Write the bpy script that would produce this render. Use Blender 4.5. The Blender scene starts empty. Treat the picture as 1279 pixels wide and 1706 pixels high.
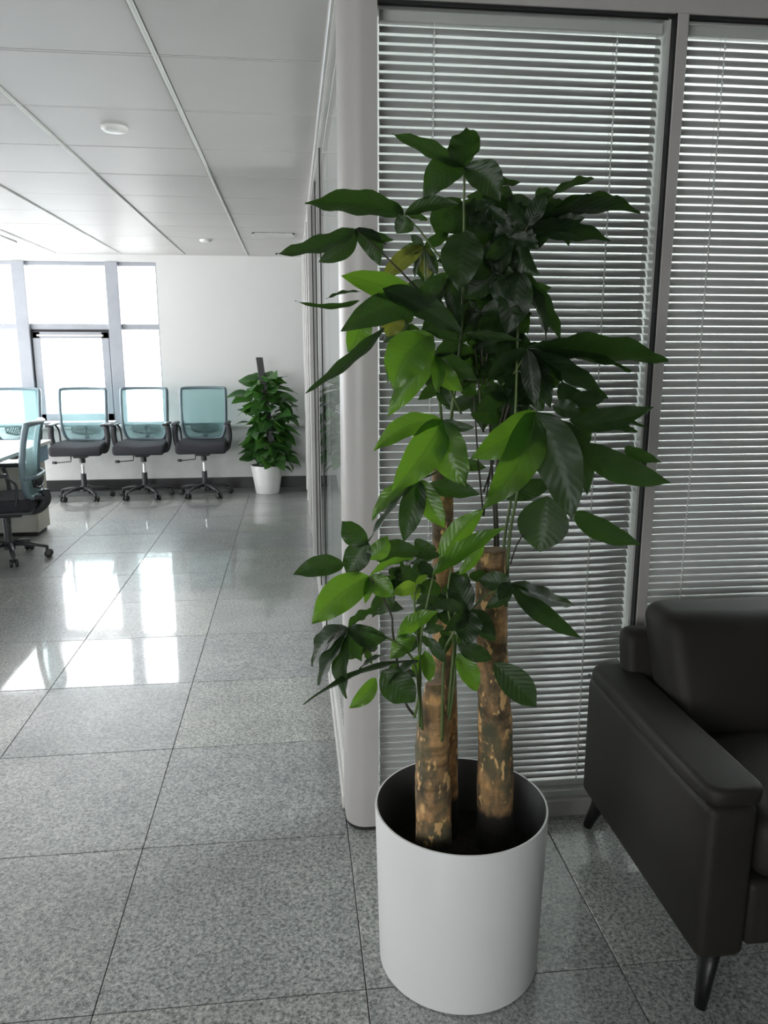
import bpy, bmesh, math, random
from mathutils import Vector, Matrix
R = random.Random(7)
S = bpy.context.scene
PI = math.pi

# ------------------------------------------------------------------ camera, sky, exposure
FOC, CX, CY, H = 1285.0, 639.5, 853.0, 1.42
PITCH = math.atan(268 / FOC)
YAW = math.atan(153 / FOC * math.cos(PITCH))
fw = Vector((math.sin(YAW) * math.cos(PITCH), math.cos(YAW) * math.cos(PITCH), -math.sin(PITCH)))
rt = Vector((math.cos(YAW), -math.sin(YAW), 0))
up = rt.cross(fw)
EYE = Vector((0, 0, H))
cd = bpy.data.cameras.new('camera'); cam = bpy.data.objects.new('camera', cd)
S.collection.objects.link(cam); S.camera = cam
cam.matrix_world = Matrix.Translation(EYE) @ Matrix((rt, up, -fw)).transposed().to_4x4()
cd.sensor_fit = 'VERTICAL'; cd.sensor_height = 36; cd.lens = FOC / 1706 * 36; cd.clip_start = .05; cd.clip_end = 300

S.view_settings.view_transform = 'Standard'; S.view_settings.look = 'None'
S.view_settings.gamma = 1; S.view_settings.use_curve_mapping = False
S.view_settings.exposure = 0.84
SKY = 7.0
w = bpy.data.worlds.new('sky'); S.world = w; w.use_nodes = True
nt = w.node_tree; bg = nt.nodes['Background']
tc = nt.nodes.new('ShaderNodeTexCoord'); sx = nt.nodes.new('ShaderNodeSeparateXYZ'); cr = nt.nodes.new('ShaderNodeValToRGB')
nt.links.new(tc.outputs['Generated'], sx.inputs[0]); nt.links.new(sx.outputs['Z'], cr.inputs[0]); nt.links.new(cr.outputs[0], bg.inputs[0])
cr.color_ramp.elements[0].position = 0.0; cr.color_ramp.elements[0].color = (1, .945, .955, 1)
cr.color_ramp.elements[1].position = 1.0; cr.color_ramp.elements[1].color = (.97, .93, .975, 1)
bg.inputs[1].default_value = SKY

def portal(x0, x1, y0, y1, z0, z1, rot):
    ld = bpy.data.lights.new('window_portal', 'AREA'); ld.shape = 'RECTANGLE'
    ld.size = max(x1 - x0, y1 - y0); ld.size_y = z1 - z0; ld.cycles.is_portal = True
    o = bpy.data.objects.new('window_portal', ld); S.collection.objects.link(o)
    o.location = ((x0 + x1) / 2, (y0 + y1) / 2, (z0 + z1) / 2); o.rotation_euler = rot
portal(-4.2, -1.33, 8.42, 8.42, .68, 2.3, (-PI / 2, 0, 0))
portal(-4.1, -1.4, -2.82, -2.82, .68, 2.3, (PI / 2, 0, 0))
portal(3.52, 3.52, 2.35, 4.2, .3, 3.0, (PI / 2, 0, PI / 2))
portal(-4.42, -4.42, 4.2, 7.9, .1, 2.3, (PI / 2, 0, -PI / 2))
cy = S.cycles
cy.max_bounces = 10; cy.diffuse_bounces = 5; cy.glossy_bounces = 5; cy.transparent_max_bounces = 40
cy.transmission_bounces = 6; cy.sample_clamp_indirect = 8; cy.caustics_reflective = False; cy.caustics_refractive = False
cy.use_denoising = True; cy.blur_glossy = 0.5

def ray(x, y): return fw + rt * ((x - CX) / FOC) - up * ((y - CY) / FOC)
def at(x, y, Y):                      # the point seen at pixel x, y that lies at distance Y down the hall
    d = ray(x, y); return EYE + d * (Y / d.y)

# ------------------------------------------------------------------ materials
def mat(name, col, rough=.5, metal=0, spec=.5):
    m = bpy.data.materials.new(name); m.use_nodes = True
    b = m.node_tree.nodes['Principled BSDF']
    b.inputs['Base Color'].default_value = (*col, 1); b.inputs['Roughness'].default_value = rough
    b.inputs['Metallic'].default_value = metal; b.inputs['Specular IOR Level'].default_value = spec
    return m
def N(m, t, **k):
    n = m.node_tree.nodes.new(t)
    for a, v in k.items():
        if a in n.inputs: n.inputs[a].default_value = v
        else: setattr(n, a, v)
    return n
def L(m, a, b): m.node_tree.links.new(a, b)
def B(m): return m.node_tree.nodes['Principled BSDF']
def ramp(m, src, stops):
    r = N(m, 'ShaderNodeValToRGB'); L(m, src, r.inputs[0]); e = r.color_ramp.elements
    while len(e) < len(stops): e.new(.5)
    for i, (p, c) in enumerate(stops): e[i].position = p; e[i].color = (*c, 1)
    return r.outputs[0]
def noise(m, scale, detail=3, rough=.5, vec=None, dim=None):
    n = N(m, 'ShaderNodeTexNoise'); n.inputs['Scale'].default_value = scale; n.inputs['Detail'].default_value = detail
    n.inputs['Roughness'].default_value = rough
    if vec: L(m, vec, n.inputs['Vector'])
    return n.outputs['Fac']
def bump(m, src, strength=.2, dist=.01):
    b = N(m, 'ShaderNodeBump'); b.inputs['Strength'].default_value = strength; b.inputs['Distance'].default_value = dist
    L(m, src, b.inputs['Height']); L(m, b.outputs[0], B(m).inputs['Normal'])
def mixc(m, fac, a, b, mode='MIX'):
    x = N(m, 'ShaderNodeMix', data_type='RGBA', blend_type=mode)
    for i, v in ((0, fac), (6, a), (7, b)):
        if isinstance(v, (int, float)): x.inputs[i].default_value = v
        elif isinstance(v, tuple): x.inputs[i].default_value = (*v, 1)
        else: L(m, v, x.inputs[i])
    return x.outputs[2]
def plain(name, col, rough=.5, metal=0, var=.06, scale=6, bmp=0, bscale=120, spec=.5):
    m = mat(name, col, rough, metal, spec)
    g = N(m, 'ShaderNodeNewGeometry')
    c = ramp(m, noise(m, scale, 4, .6, g.outputs['Position']), [(.3, tuple(v * (1 - var) for v in col)), (.7, tuple(min(1, v * (1 + var)) for v in col))])
    L(m, c, B(m).inputs['Base Color'])
    if bmp: bump(m, noise(m, bscale, 3, .6, g.outputs['Position']), bmp, .003)
    return m
def glass(name, tint=(1, 1, 1), ior=1.5):
    m = bpy.data.materials.new(name); m.use_nodes = True; t = m.node_tree
    t.nodes.remove(B(m)); out = t.nodes['Material Output']
    tr = N(m, 'ShaderNodeBsdfTransparent'); tr.inputs[0].default_value = (*tint, 1)
    gl = N(m, 'ShaderNodeBsdfGlossy'); gl.inputs['Roughness'].default_value = .0
    fr = N(m, 'ShaderNodeFresnel'); fr.inputs[0].default_value = ior
    ge = N(m, 'ShaderNodeNewGeometry'); ma = N(m, 'ShaderNodeMath', operation='SUBTRACT'); ma.inputs[0].default_value = 1
    L(m, ge.outputs['Backfacing'], ma.inputs[1])
    mu = N(m, 'ShaderNodeMath', operation='MULTIPLY'); L(m, fr.outputs[0], mu.inputs[0]); L(m, ma.outputs[0], mu.inputs[1])
    mx = N(m, 'ShaderNodeMixShader'); L(m, mu.outputs[0], mx.inputs[0]); L(m, tr.outputs[0], mx.inputs[1]); L(m, gl.outputs[0], mx.inputs[2])
    L(m, mx.outputs[0], out.inputs[0]); return m

def granite():
    m = mat('polished speckled granite', (.3, .3, .3), .36, spec=.7)
    g = N(m, 'ShaderNodeNewGeometry'); oi = N(m, 'ShaderNodeObjectInfo')
    ad = N(m, 'ShaderNodeVectorMath', operation='ADD'); L(m, g.outputs['Position'], ad.inputs[0])
    sc = N(m, 'ShaderNodeVectorMath', operation='SCALE'); L(m, oi.outputs['Random'], sc.inputs['Scale']); sc.inputs[0].default_value = (37, 19, 5)
    L(m, sc.outputs[0], ad.inputs[1]); P = ad.outputs[0]
    a = ramp(m, noise(m, 105, 3, .8, P), [(.38, (.03, .032, .03)), (.46, (.23, .275, .265)), (.56, (.46, .465, .45)), (.70, (.80, .80, .78))])
    b = ramp(m, noise(m, 300, 2, .6, P), [(.38, (.10, .102, .10)), (.55, (.42, .425, .41)), (.68, (.72, .72, .70))])
    c = mixc(m, .35, a, b)
    big = ramp(m, noise(m, 5, 3, .6, P), [(.3, (.84, .84, .85)), (.7, (1.08, 1.08, 1.07))])
    c = mixc(m, 1.0, c, big, 'MULTIPLY')
    tint = ramp(m, oi.outputs['Random'], [(0, (.88, .89, .91)), (1, (1.06, 1.05, 1.02))])
    c = mixc(m, 1.0, c, tint, 'MULTIPLY'); L(m, c, B(m).inputs['Base Color'])
    rr = ramp(m, noise(m, 9, 4, .6, P), [(.3, (.03,) * 3), (.75, (.09,) * 3)]); L(m, rr, B(m).inputs['Coat Roughness']); B(m).inputs['Coat Weight'].default_value = .75; B(m).inputs['Coat IOR'].default_value = 1.5
    bump(m, noise(m, 3.2, 2, .5, P), .035, .02)
    return m

def leafmat(name, dark, light, trans, tr_fac=.4, rough=.33):
    m = mat(name, dark, rough); t = m.node_tree; out = t.nodes['Material Output']
    uv = N(m, 'ShaderNodeUVMap'); s = N(m, 'ShaderNodeSeparateXYZ'); L(m, uv.outputs[0], s.inputs[0])
    oi = N(m, 'ShaderNodeObjectInfo')
    # side veins: a band pattern along the leaf that slants away from the midrib
    ab = N(m, 'ShaderNodeMath', operation='SUBTRACT'); L(m, s.outputs['X'], ab.inputs[0]); ab.inputs[1].default_value = .5
    ab2 = N(m, 'ShaderNodeMath', operation='ABSOLUTE'); L(m, ab.outputs[0], ab2.inputs[0])
    mu = N(m, 'ShaderNodeMath', operation='MULTIPLY_ADD'); L(m, ab2.outputs[0], mu.inputs[0]); mu.inputs[1].default_value = -.42; L(m, s.outputs['Y'], mu.inputs[2])
    f = N(m, 'ShaderNodeMath', operation='MULTIPLY'); L(m, mu.outputs[0], f.inputs[0]); f.inputs[1].default_value = 2 * PI * 10
    sn = N(m, 'ShaderNodeMath', operation='SINE'); L(m, f.outputs[0], sn.inputs[0])
    vein = ramp(m, sn.outputs[0], [(.0, (0, 0, 0)), (.85, (.06,) * 3), (1, (.35,) * 3)])
    mid = ramp(m, ab2.outputs[0], [(0, (1, 1, 1)), (.025, (.7,) * 3), (.05, (0, 0, 0))])
    va = mixc(m, 1.0, vein, mid, 'LIGHTEN')
    base = mixc(m, oi.outputs['Random'], dark, light)
    blot = ramp(m, noise(m, 25, 3, .6), [(.35, (.8,) * 3), (.7, (1.15,) * 3)])
    base = mixc(m, 1.0, base, blot, 'MULTIPLY')
    col = mixc(m, va, base, tuple(min(1, v * 1.5) for v in light)); L(m, col, B(m).inputs['Base Color'])
    tl = N(m, 'ShaderNodeBsdfTranslucent'); c2 = mixc(m, va, trans, tuple(v * .7 for v in trans)); L(m, c2, tl.inputs[0])
    mx = N(m, 'ShaderNodeMixShader'); mx.inputs[0].default_value = tr_fac
    L(m, B(m).outputs[0], mx.inputs[1]); L(m, tl.outputs[0], mx.inputs[2]); L(m, mx.outputs[0], out.inputs[0])
    bump(m, sn.outputs[0], .14, .002)
    return m

def barkmat():
    m = mat('money tree bark', (.2, .14, .08), .75)
    tc = N(m, 'ShaderNodeTexCoord'); mp = N(m, 'ShaderNodeMapping'); L(m, tc.outputs['Object'], mp.inputs[0]); mp.inputs['Scale'].default_value = (1, 1, .55)
    V = mp.outputs[0]
    base = ramp(m, noise(m, 22, 5, .65, V), [(.32, (.06, .05, .03)), (.43, (.18, .125, .065)), (.54, (.38, .225, .10)), (.70, (.66, .40, .17))])
    mp2 = N(m, 'ShaderNodeMapping'); L(m, tc.outputs['Object'], mp2.inputs[0]); mp2.inputs['Scale'].default_value = (.6, .6, 3.2)
    ring = ramp(m, noise(m, 14, 4, .6, mp2.outputs[0]), [(.36, (.55, .55, .5)), (.5, (1, 1, 1)), (.7, (1.25, 1.15, 1))])
    c = mixc(m, 1.0, base, ring, 'MULTIPLY')
    moss = ramp(m, noise(m, 9, 3, .6, V), [(.52, (0,) * 3), (.60, (.85,) * 3)])
    c = mixc(m, moss, c, (.085, .09, .05))
    scar = ramp(m, noise(m, 38, 2, .8, V), [(.58, (0,) * 3), (.64, (1,) * 3)])
    c = mixc(m, scar, c, (.72, .46, .20))
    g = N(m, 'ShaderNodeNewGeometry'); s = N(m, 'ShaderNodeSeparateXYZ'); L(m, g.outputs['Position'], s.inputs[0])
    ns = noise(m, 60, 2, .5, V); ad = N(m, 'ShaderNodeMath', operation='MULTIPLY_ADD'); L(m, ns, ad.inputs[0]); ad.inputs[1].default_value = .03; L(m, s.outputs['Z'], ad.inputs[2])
    soil = ramp(m, ad.outputs[0], [(.378, (1,) * 3), (.396, (0,) * 3)])      # darkens the foot of the trunk below a ragged line
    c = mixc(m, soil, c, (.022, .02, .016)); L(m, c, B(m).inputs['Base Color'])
    bump(m, noise(m, 45, 5, .7, mp2.outputs[0]), .6, .006)
    return m

def leather():
    m = mat('dark brown leather', (.028, .026, .023), .6, spec=.3)
    g = N(m, 'ShaderNodeNewGeometry')
    c = ramp(m, noise(m, 4, 3, .5, g.outputs['Position']), [(.3, (.015, .0135, .0105)), (.7, (.022, .020, .016))]); L(m, c, B(m).inputs['Base Color'])
    v = N(m, 'ShaderNodeTexVoronoi'); v.inputs['Scale'].default_value = 420; L(m, g.outputs['Position'], v.inputs['Vector'])
    bump(m, v.outputs['Distance'], .12, .001); return m

M = {
 'wall': plain('white painted plaster', (.70, .71, .70), .6, var=.015, scale=2, bmp=.08),
 'panelgrey': plain('pale grey apron panel', (.74, .745, .73), .5),
 'ledge': plain('white window ledge', (.78, .78, .77), .3),
 'black': plain('black skirting', (.012, .012, .013), .4),
 'ceil': plain('off white metal ceiling panel', (.60, .585, .57), .45, var=.03, scale=2),
 'tbar': plain('white ceiling bar', (.78, .78, .76), .35),
 'tdark': plain('dark ceiling void', (.03, .03, .03), .9),
 'granite': granite(), 'grout': plain('dark grout', (.05, .05, .05), .8),
 'alu': plain('white coated aluminium', (.62, .61, .59), .32, metal=.0),
 'satin': plain('satin grey aluminium post', (.44, .425, .41), .42, metal=.0, var=.03),
 'frame': plain('grey window frame', (.36, .38, .42), .4),
 'gasket': plain('black rubber gasket', (.01, .01, .011), .6),
 'slat': plain('grey aluminium blind slat', (.37, .365, .355), .35, metal=.0, var=.04),
 'cord': plain('white cord', (.8, .8, .78), .7),
 'glass': glass('clear pane', (.97, .985, .98)), 'wglass': glass('window pane', (.95, .98, .98), 1.45),
 'potwhite': plain('white glazed pot', (.76, .765, .76), .32, var=.015, scale=3),
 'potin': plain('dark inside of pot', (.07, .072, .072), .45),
 'soil': plain('dark potting soil', (.018, .015, .012), .95, var=.5, scale=60, bmp=1, bscale=90),
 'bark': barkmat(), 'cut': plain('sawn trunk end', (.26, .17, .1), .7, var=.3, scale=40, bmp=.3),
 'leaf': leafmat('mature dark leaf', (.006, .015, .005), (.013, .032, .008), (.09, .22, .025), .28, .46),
 'fresh': leafmat('fresh green leaf', (.016, .046, .008), (.026, .066, .010), (.26, .56, .035), .45),  # brighter copy of the dark leaf; light shining through put into its colour
 'young': leafmat('young lime leaf', (.10, .20, .02), (.15, .27, .03), (.35, .6, .05), .45),
 'yellowing': leafmat('yellowing leaf', (.07, .095, .014), (.13, .14, .02), (.34, .38, .05), .42),
 'pothos': leafmat('pothos leaf', (.02, .07, .022), (.075, .20, .045), (.14, .38, .05), .3, .3),
 'stem': plain('green stem', (.09, .14, .04), .5), 'darkstem': plain('brown stem', (.05, .045, .03), .6),
 'leather': leather(), 'blackmetal': plain('black metal', (.01, .01, .01), .4, metal=.3),
 'plastic': plain('dark grey plastic', (.035, .036, .04), .42, bmp=.05), 'greyplastic': plain('blue grey plastic frame', (.15, .21, .24), .4),
 'seatfab': plain('black seat fabric', (.022, .022, .028), .85, bmp=.3, bscale=500),
 'chrome': plain('chrome', (.75, .75, .76), .15, metal=1), 'rubber': plain('black rubber', (.015, .015, .016), .5),
 'desktop': plain('white desktop', (.80, .80, .79), .3), 'beige': plain('beige laminate', (.50, .47, .40), .45),
 'beigelight': plain('grey beige laminate', (.50, .49, .45), .45), 'blue': plain('blue grey board', (.22, .33, .42), .5),
 'lamp': plain('white plastic dome', (.82, .82, .80), .35), 'building': plain('pale blue render', (.55, .66, .72), .8),
 'darkglass': plain('dark building window', (.12, .16, .2), .1), 'asphalt': plain('pale paving', (.35, .35, .34), .9),
}
def meshfab():
    m = plain('teal mesh fabric', (.30, .54, .55), .7)
    t = m.node_tree; out = t.nodes['Material Output']; tr = N(m, 'ShaderNodeBsdfTransparent'); tr.inputs[0].default_value = (.72, .90, .91, 1); tl = N(m, 'ShaderNodeBsdfTranslucent'); tl.inputs[0].default_value = (.5, .74, .75, 1)
    a = N(m, 'ShaderNodeMixShader'); a.inputs[0].default_value = .5; L(m, B(m).outputs[0], a.inputs[1]); L(m, tl.outputs[0], a.inputs[2])
    b = N(m, 'ShaderNodeMixShader'); b.inputs[0].default_value = .66; L(m, a.outputs[0], b.inputs[1]); L(m, tr.outputs[0], b.inputs[2]); L(m, b.outputs[0], out.inputs[0]); return m
M['mesh'] = meshfab()

# ------------------------------------------------------------------ helpers
def link(name, me, m, parent=None, smooth=False):
    o = bpy.data.objects.new(name, me); S.collection.objects.link(o)
    if m is not None and not me.materials: me.materials.append(m)
    if smooth:
        for p in me.polygons: p.use_smooth = True
    if parent: o.parent = parent
    return o
def obj(name, bm, m, parent=None, smooth=False, auto=None):
    me = bpy.data.meshes.new(name)
    bmesh.ops.recalc_face_normals(bm, faces=bm.faces)
    if auto is not None:
        smooth = True
        for e in bm.edges:
            if len(e.link_faces) == 2 and e.calc_face_angle(0) > auto: e.smooth = False
    bm.to_mesh(me); bm.free()
    return link(name, me, m, parent, smooth)
def box(bm, x0, x1, y0, y1, z0, z1, bev=0, seg=1):
    mt = Matrix.Translation(((x0 + x1) / 2, (y0 + y1) / 2, (z0 + z1) / 2)) @ Matrix.Diagonal((x1 - x0, y1 - y0, z1 - z0, 1))
    r = bmesh.ops.create_cube(bm, size=1, matrix=mt)
    if bev:
        es = list({e for v in r['verts'] for e in v.link_edges})
        bmesh.ops.bevel(bm, geom=es, offset=bev, segments=seg, affect='EDGES', profile=.5)
    return bm
def bx(*a, **k): return box(bmesh.new(), *a, **k)
def tube(bm, pts, rad, n=8, closed=False, caps=True, flat=None):
    pts = [Vector(p) for p in pts]; k = len(pts); rings = []
    prev = None
    for i, p in enumerate(pts):
        a = pts[(i - 1) % k] if (closed or i > 0) else p
        b = pts[(i + 1) % k] if (closed or i < k - 1) else p
        t = (b - a).normalized()
        if prev is None:
            h = Vector((0, 0, 1)) if abs(t.z) < .9 else Vector((1, 0, 0))
            u = t.cross(h).normalized()
        else:
            u = (prev - t * prev.dot(t)).normalized()
        prev = u; v = t.cross(u)
        r = rad(i / (k - 1)) if callable(rad) else rad
        ru, rv = (r, r) if flat is None else (r, r * flat)
        rings.append([bm.verts.new(p + u * math.cos(2 * PI * j / n) * ru + v * math.sin(2 * PI * j / n) * rv) for j in range(n)])
    for i in range(k if closed else k - 1):
        A, Bq = rings[i], rings[(i + 1) % k]
        for j in range(n): bm.faces.new((A[j], A[(j + 1) % n], Bq[(j + 1) % n], Bq[j]))
    if caps and not closed:
        bm.faces.new(rings[0][::-1]); bm.faces.new(rings[-1])
    return bm
def lathe(bm, prof, n=48, c=(0, 0)):
    rings = []
    for r, z in prof:
        rings.append([bm.verts.new((c[0] + r * math.cos(2 * PI * j / n), c[1] + r * math.sin(2 * PI * j / n), z)) for j in range(n)] if r > 1e-6 else [bm.verts.new((c[0], c[1], z))])
    for A, Bq in zip(rings, rings[1:]):
        for j in range(n):
            a = [A[j % len(A)], A[(j + 1) % len(A)], Bq[(j + 1) % len(Bq)], Bq[j % len(Bq)]]
            f = []
            for v in a:
                if v not in f: f.append(v)
            if len(f) > 2: bm.faces.new(f)
    return bm
def smoothpath(ctrl, n=12):
    ctrl = [Vector(c) for c in ctrl]; out = []
    for i in range(len(ctrl) - 1):
        p0 = ctrl[max(i - 1, 0)]; p1 = ctrl[i]; p2 = ctrl[i + 1]; p3 = ctrl[min(i + 2, len(ctrl) - 1)]
        for j in range(n):
            t = j / n
            out.append(.5 * ((2 * p1) + (p2 - p0) * t + (2 * p0 - 5 * p1 + 4 * p2 - p3) * t * t + (3 * p1 - p0 - 3 * p2 + p3) * t ** 3))
    out.append(ctrl[-1]); return out
def empty(name, loc, rz=0, label=None, cat=None, group=None):
    o = bpy.data.objects.new(name, None); S.collection.objects.link(o); o.location = loc; o.rotation_euler = (0, 0, rz); o.empty_display_size = .1
    if label: o['label'] = label
    if cat: o['category'] = cat
    if group: o['group'] = group
    return o
def struct(o): o['kind'] = 'structure'; return o
def tag(o, label, cat, group=None):
    o['label'] = label; o['category'] = cat
    if group: o['group'] = group
    return o
def copy_tree(o, parent=None):
    c = o.copy(); S.collection.objects.link(c)
    if parent: c.parent = parent
    for ch in list(o.children): copy_tree(ch, c)
    return c

# ------------------------------------------------------------------ the room
CZ = 2.362                       # ceiling height
XP = .137                        # plane of the glazed partition
YB = 2.08                        # front of the blind partition
YF = 8.28                        # facade
# floor
fl = struct(empty('floor', (0, 0, 0)))
b = bx(-4.4, 3.5, -2.8, 8.5, -.05, -.004); box(b, 3.5, 4.5, -2.8, 2.25, -.05, -.004); obj('screed', b, M['grout'], fl)
tb = bx(-.2988, .2988, -.2888, .2888, -.02, 0, bev=.0012)
tme = bpy.data.meshes.new('tile'); tb.to_mesh(tme); tb.free()
for i in range(-7, 4):
    for j in range(-3, 12):
        x = .133 + .6 * i + .3; y = 1.49 + .58 * j + .29
        if y + .29 > 8.22: continue
        o = link('tile', tme, M['granite'], fl); o.location = (x, y, 0)
        o.rotation_euler = (R.uniform(-.0009, .0009), R.uniform(-.0009, .0009), 0)
g = bmesh.new()
for a in ((2.54, 3.5, -2.8, 8.22), (3.502, 4.5, -2.8, 2.2), (-4.4, 2.535, -2.8, -.255), (-4.4, 2.535, 7.875, 8.22)): box(g, a[0], a[1], a[2], a[3], -.02, 0, bev=.001)
obj('border_slab', g, M['granite'], fl)
# ceiling
ce = struct(empty('ceiling', (0, 0, CZ)))
b = bx(-4.4, .16, -2.8, 8.5, .03, .12); box(b, .16, 4.5, -2.8, 2.19, .03, .12); box(b, .16, 3.5, 4.4, 8.5, .03, .12); obj('soffit', b, M['tdark'], ce)
xs = [-4.40 + .005] + [-.42 + .618 * k for k in range(-6, 7)]
ys = [2.83 + .595 * k for k in range(-4, 10)]
pb = bx(-.2985, .2985, -.2895, .2895, 0, .012, bev=.004, seg=2)
pme = bpy.data.meshes.new('panel'); pb.to_mesh(pme); pb.free()
for xa in xs[1:-1]:
    for ya in ys[:-1]:
        if xa > .1 and ya > 1.6: continue
        o = link('panel', pme, M['ceil'], ce); o.location = (xa + .309, ya + .2975, 0)
        o.rotation_euler = (R.uniform(-.003, .003), R.uniform(-.002, .002), 0)
def bars(y0, y1, x0, x1, xl, yl):
    for x in xl:
        b = bx(x - .0078, x + .0078, y0, y1, -.006, .012, bev=.002); box(b, x - .002, x + .002, y0, y1, -.009, -.004); obj('ceiling_bar', b, M['tbar'], ce)
bars(.45, 8.2, 0, 0, [x for x in xs[1:] if x < .1], 0)
bars(.45, 1.65, 0, 0, [x for x in xs if x > .1], 0)
obj('edge_panel', bx(.19, 4.4, 1.645, 2.075, 0, .012), M['ceil'], ce)
for y in ys: obj('cross_bar', bx(-4.38, 4.0 if y < 1.7 else .16, y - .0028, y + .0028, .001, .008), M['tbar'], ce)
b = bx(-4.4, 4.5, -2.8, .45, 0, .02); box(b, -4.4, -4.14, .45, 8.2, 0, .012); box(b, .19, 3.5, 4.4, 8.4, 0, .02); box(b, -4.4, .16, 8.17, 8.3, 0, .02); obj('plain_ceiling', b, M['ceil'], ce)

# facade wall
b = bx(-4.4, 4.5, YF, 8.5, 0, .66); box(b, -1.335, 4.5, YF, 8.5, .66, CZ + .03); box(b, -4.4, -1.335, YF, 8.5, 2.29, CZ + .03)
struct(obj('wall_back', b, M['wall']))
b = bx(-4.4, XP - .02, 8.12, YF, .652, .68, bev=.003); struct(obj('trim_1', b, M['ledge']))
struct(obj('trim_2', bx(-4.4, XP - .02, 8.18, YF, .118, .652), M['panelgrey']))
struct(obj('baseboard_back', bx(-4.4, XP - .02, 8.17, YF, 0, .118), M['black']))
# other walls
b = bx(-4.5, -4.4, -2.8, 8.5, 0, .1); box(b, -4.5, -4.4, -2.8, 8.5, 2.3, CZ + .03); box(b, -4.5, -4.4, -2.8, 4.2, .1, 2.3); box(b, -4.5, -4.4, 7.9, 8.5, .1, 2.3)
struct(obj('wall_left', b, M['wall']))
b = bx(-4.4, 4.5, -2.8, -2.7, 0, .68); box(b, -4.4, 4.5, -2.8, -2.7, 2.3, CZ + .03); box(b, -4.4, -4.1, -2.8, -2.7, .68, 2.3); box(b, -1.4, 4.5, -2.8, -2.7, .68, 2.3)
struct(obj('wall_front', b, M['wall']))
W = struct(empty('window_10', (-1.3, -2.75, .68)))  # unseen windows behind the camera, added to light the pot's front
for k in range(4):
    x = -2.8 + k * .9; obj('mullion', bx(x - .04, x + .04, -.05, .05, 0, 1.62, bev=.004), M['frame'], W)
    if k < 3: obj('pane', bx(x + .04, x + .86, -.005, .005, 0, 1.62), M['wglass'], W)
# meeting room behind the blinds: end wall, height and right window shaped to brighten the gaps
struct(obj('wall_meeting_room', bx(XP + .03, 3.5, 4.3, 4.4, 0, 3.2), M['wall']))
b = bx(3.4, 3.5, 2.2, 4.4, 0, .3); box(b, 3.4, 3.5, 2.2, 4.4, 3.0, 3.2); box(b, 3.4, 3.5, 2.2, 2.35, .3, 3.0); box(b, 3.4, 3.5, 4.2, 4.4, .3, 3.0); box(b, .17, 3.5, 2.19, 2.21, CZ, 3.2); box(b, .16, .18, 2.2, 4.4, CZ, 3.2); box(b, .16, 3.5, 2.19, 4.4, 3.18, 3.2)
struct(obj('wall_meeting_side', b, M['wall']))
W = struct(empty('window_11', (3.45, 2.35, .3)))
for k in range(3):
    y = k * .925; obj('mullion', bx(-.04, .04, y - .03, y + .03, 0, 2.7, bev=.004), M['frame'], W)
    if k < 2: obj('pane', bx(-.005, .005, y + .03, y + .895, 0, 2.7), M['wglass'], W)
b = bx(4.5, 4.6, -2.8, 2.2, 0, CZ + .03); box(b, 3.5, 4.6, 2.19, 2.25, 0, CZ + .03); box(b, 3.4, 3.5, 4.4, 8.5, 0, CZ + .03)
struct(obj('wall_right', b, M['wall']))

def window(n, x0, x1, sash):
    W = struct(empty('window_%d' % n, (x0, 8.3, .66)))
    def P(name, a, bq, c, d, y0=8.30, y1=8.40, m='frame', bev=.004): return obj(name, bx(a - x0, bq - x0, y0 - 8.3, y1 - 8.3, c - .66, d - .66, bev=bev), M[m], W)
    P('sill', x0, x1, .66, .70); P('head_rail', x0, x1, 2.255, 2.29)
    P('transom', x0, x1, 1.635, 1.69)
    P('upper_pane', x0, x1, 1.69, 2.255, 8.345, 8.355, 'wglass', 0)
    if sash:
        for a, bq in ((x0 + .012, x0 + .085), (x1 - .085, x1 - .012)): P('sash_stile', a, bq, .715, 1.61, 8.29, 8.36)
        P('sash_rail', x0 + .012, x1 - .012, 1.545, 1.61, 8.29, 8.36); P('sash_rail', x0 + .012, x1 - .012, .715, .79, 8.29, 8.36)
        P('sash_gasket', x0, x1, 1.61, 1.634, 8.31, 8.34, 'gasket', 0); P('restrictor', x0 + .06, x1 - .06, 1.565, 1.585, 8.268, 8.29, 'alu')
        P('sash_gasket', x0, x0 + .011, .70, 1.61, 8.31, 8.34, 'gasket', 0); P('sash_gasket', x1 - .011, x1, .70, 1.61, 8.31, 8.34, 'gasket', 0)
        P('lower_pane', x0 + .085, x1 - .085, .79, 1.545, 8.32, 8.33, 'wglass', 0)
    else: P('lower_pane', x0, x1, .70, 1.635, 8.345, 8.355, 'wglass', 0)
cols = [-1.77, -2.66, -3.55, -4.34]
window(1, -1.705, -1.345, False)
for k in range(3): window(k + 2, cols[k + 1] + .062, cols[k] - .062, k % 2 == 0)
mu = struct(empty('trim_3', (0, 8.3, .66)))
for c in cols: obj('mullion', bx(c - .062, c + .062, -.04, .12, 0, 1.63, bev=.004), M['frame'], mu)
obj('jamb', bx(-1.345, -1.335, -.02, .12, 0, 1.63), M['frame'], mu)
W = struct(empty('window_9', (-4.45, 0, .1)))  # unseen left windows, made tall and close to brighten the far floor
for k in range(5):
    y = 4.2 + k * .925; obj('mullion', bx(-.05, .05, y - .04, y + .04, 0, 2.2, bev=.004), M['frame'], W)
    if k < 4: obj('pane', bx(-.005, .005, y + .04, y + .885, 0, 2.2), M['wglass'], W)

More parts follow.
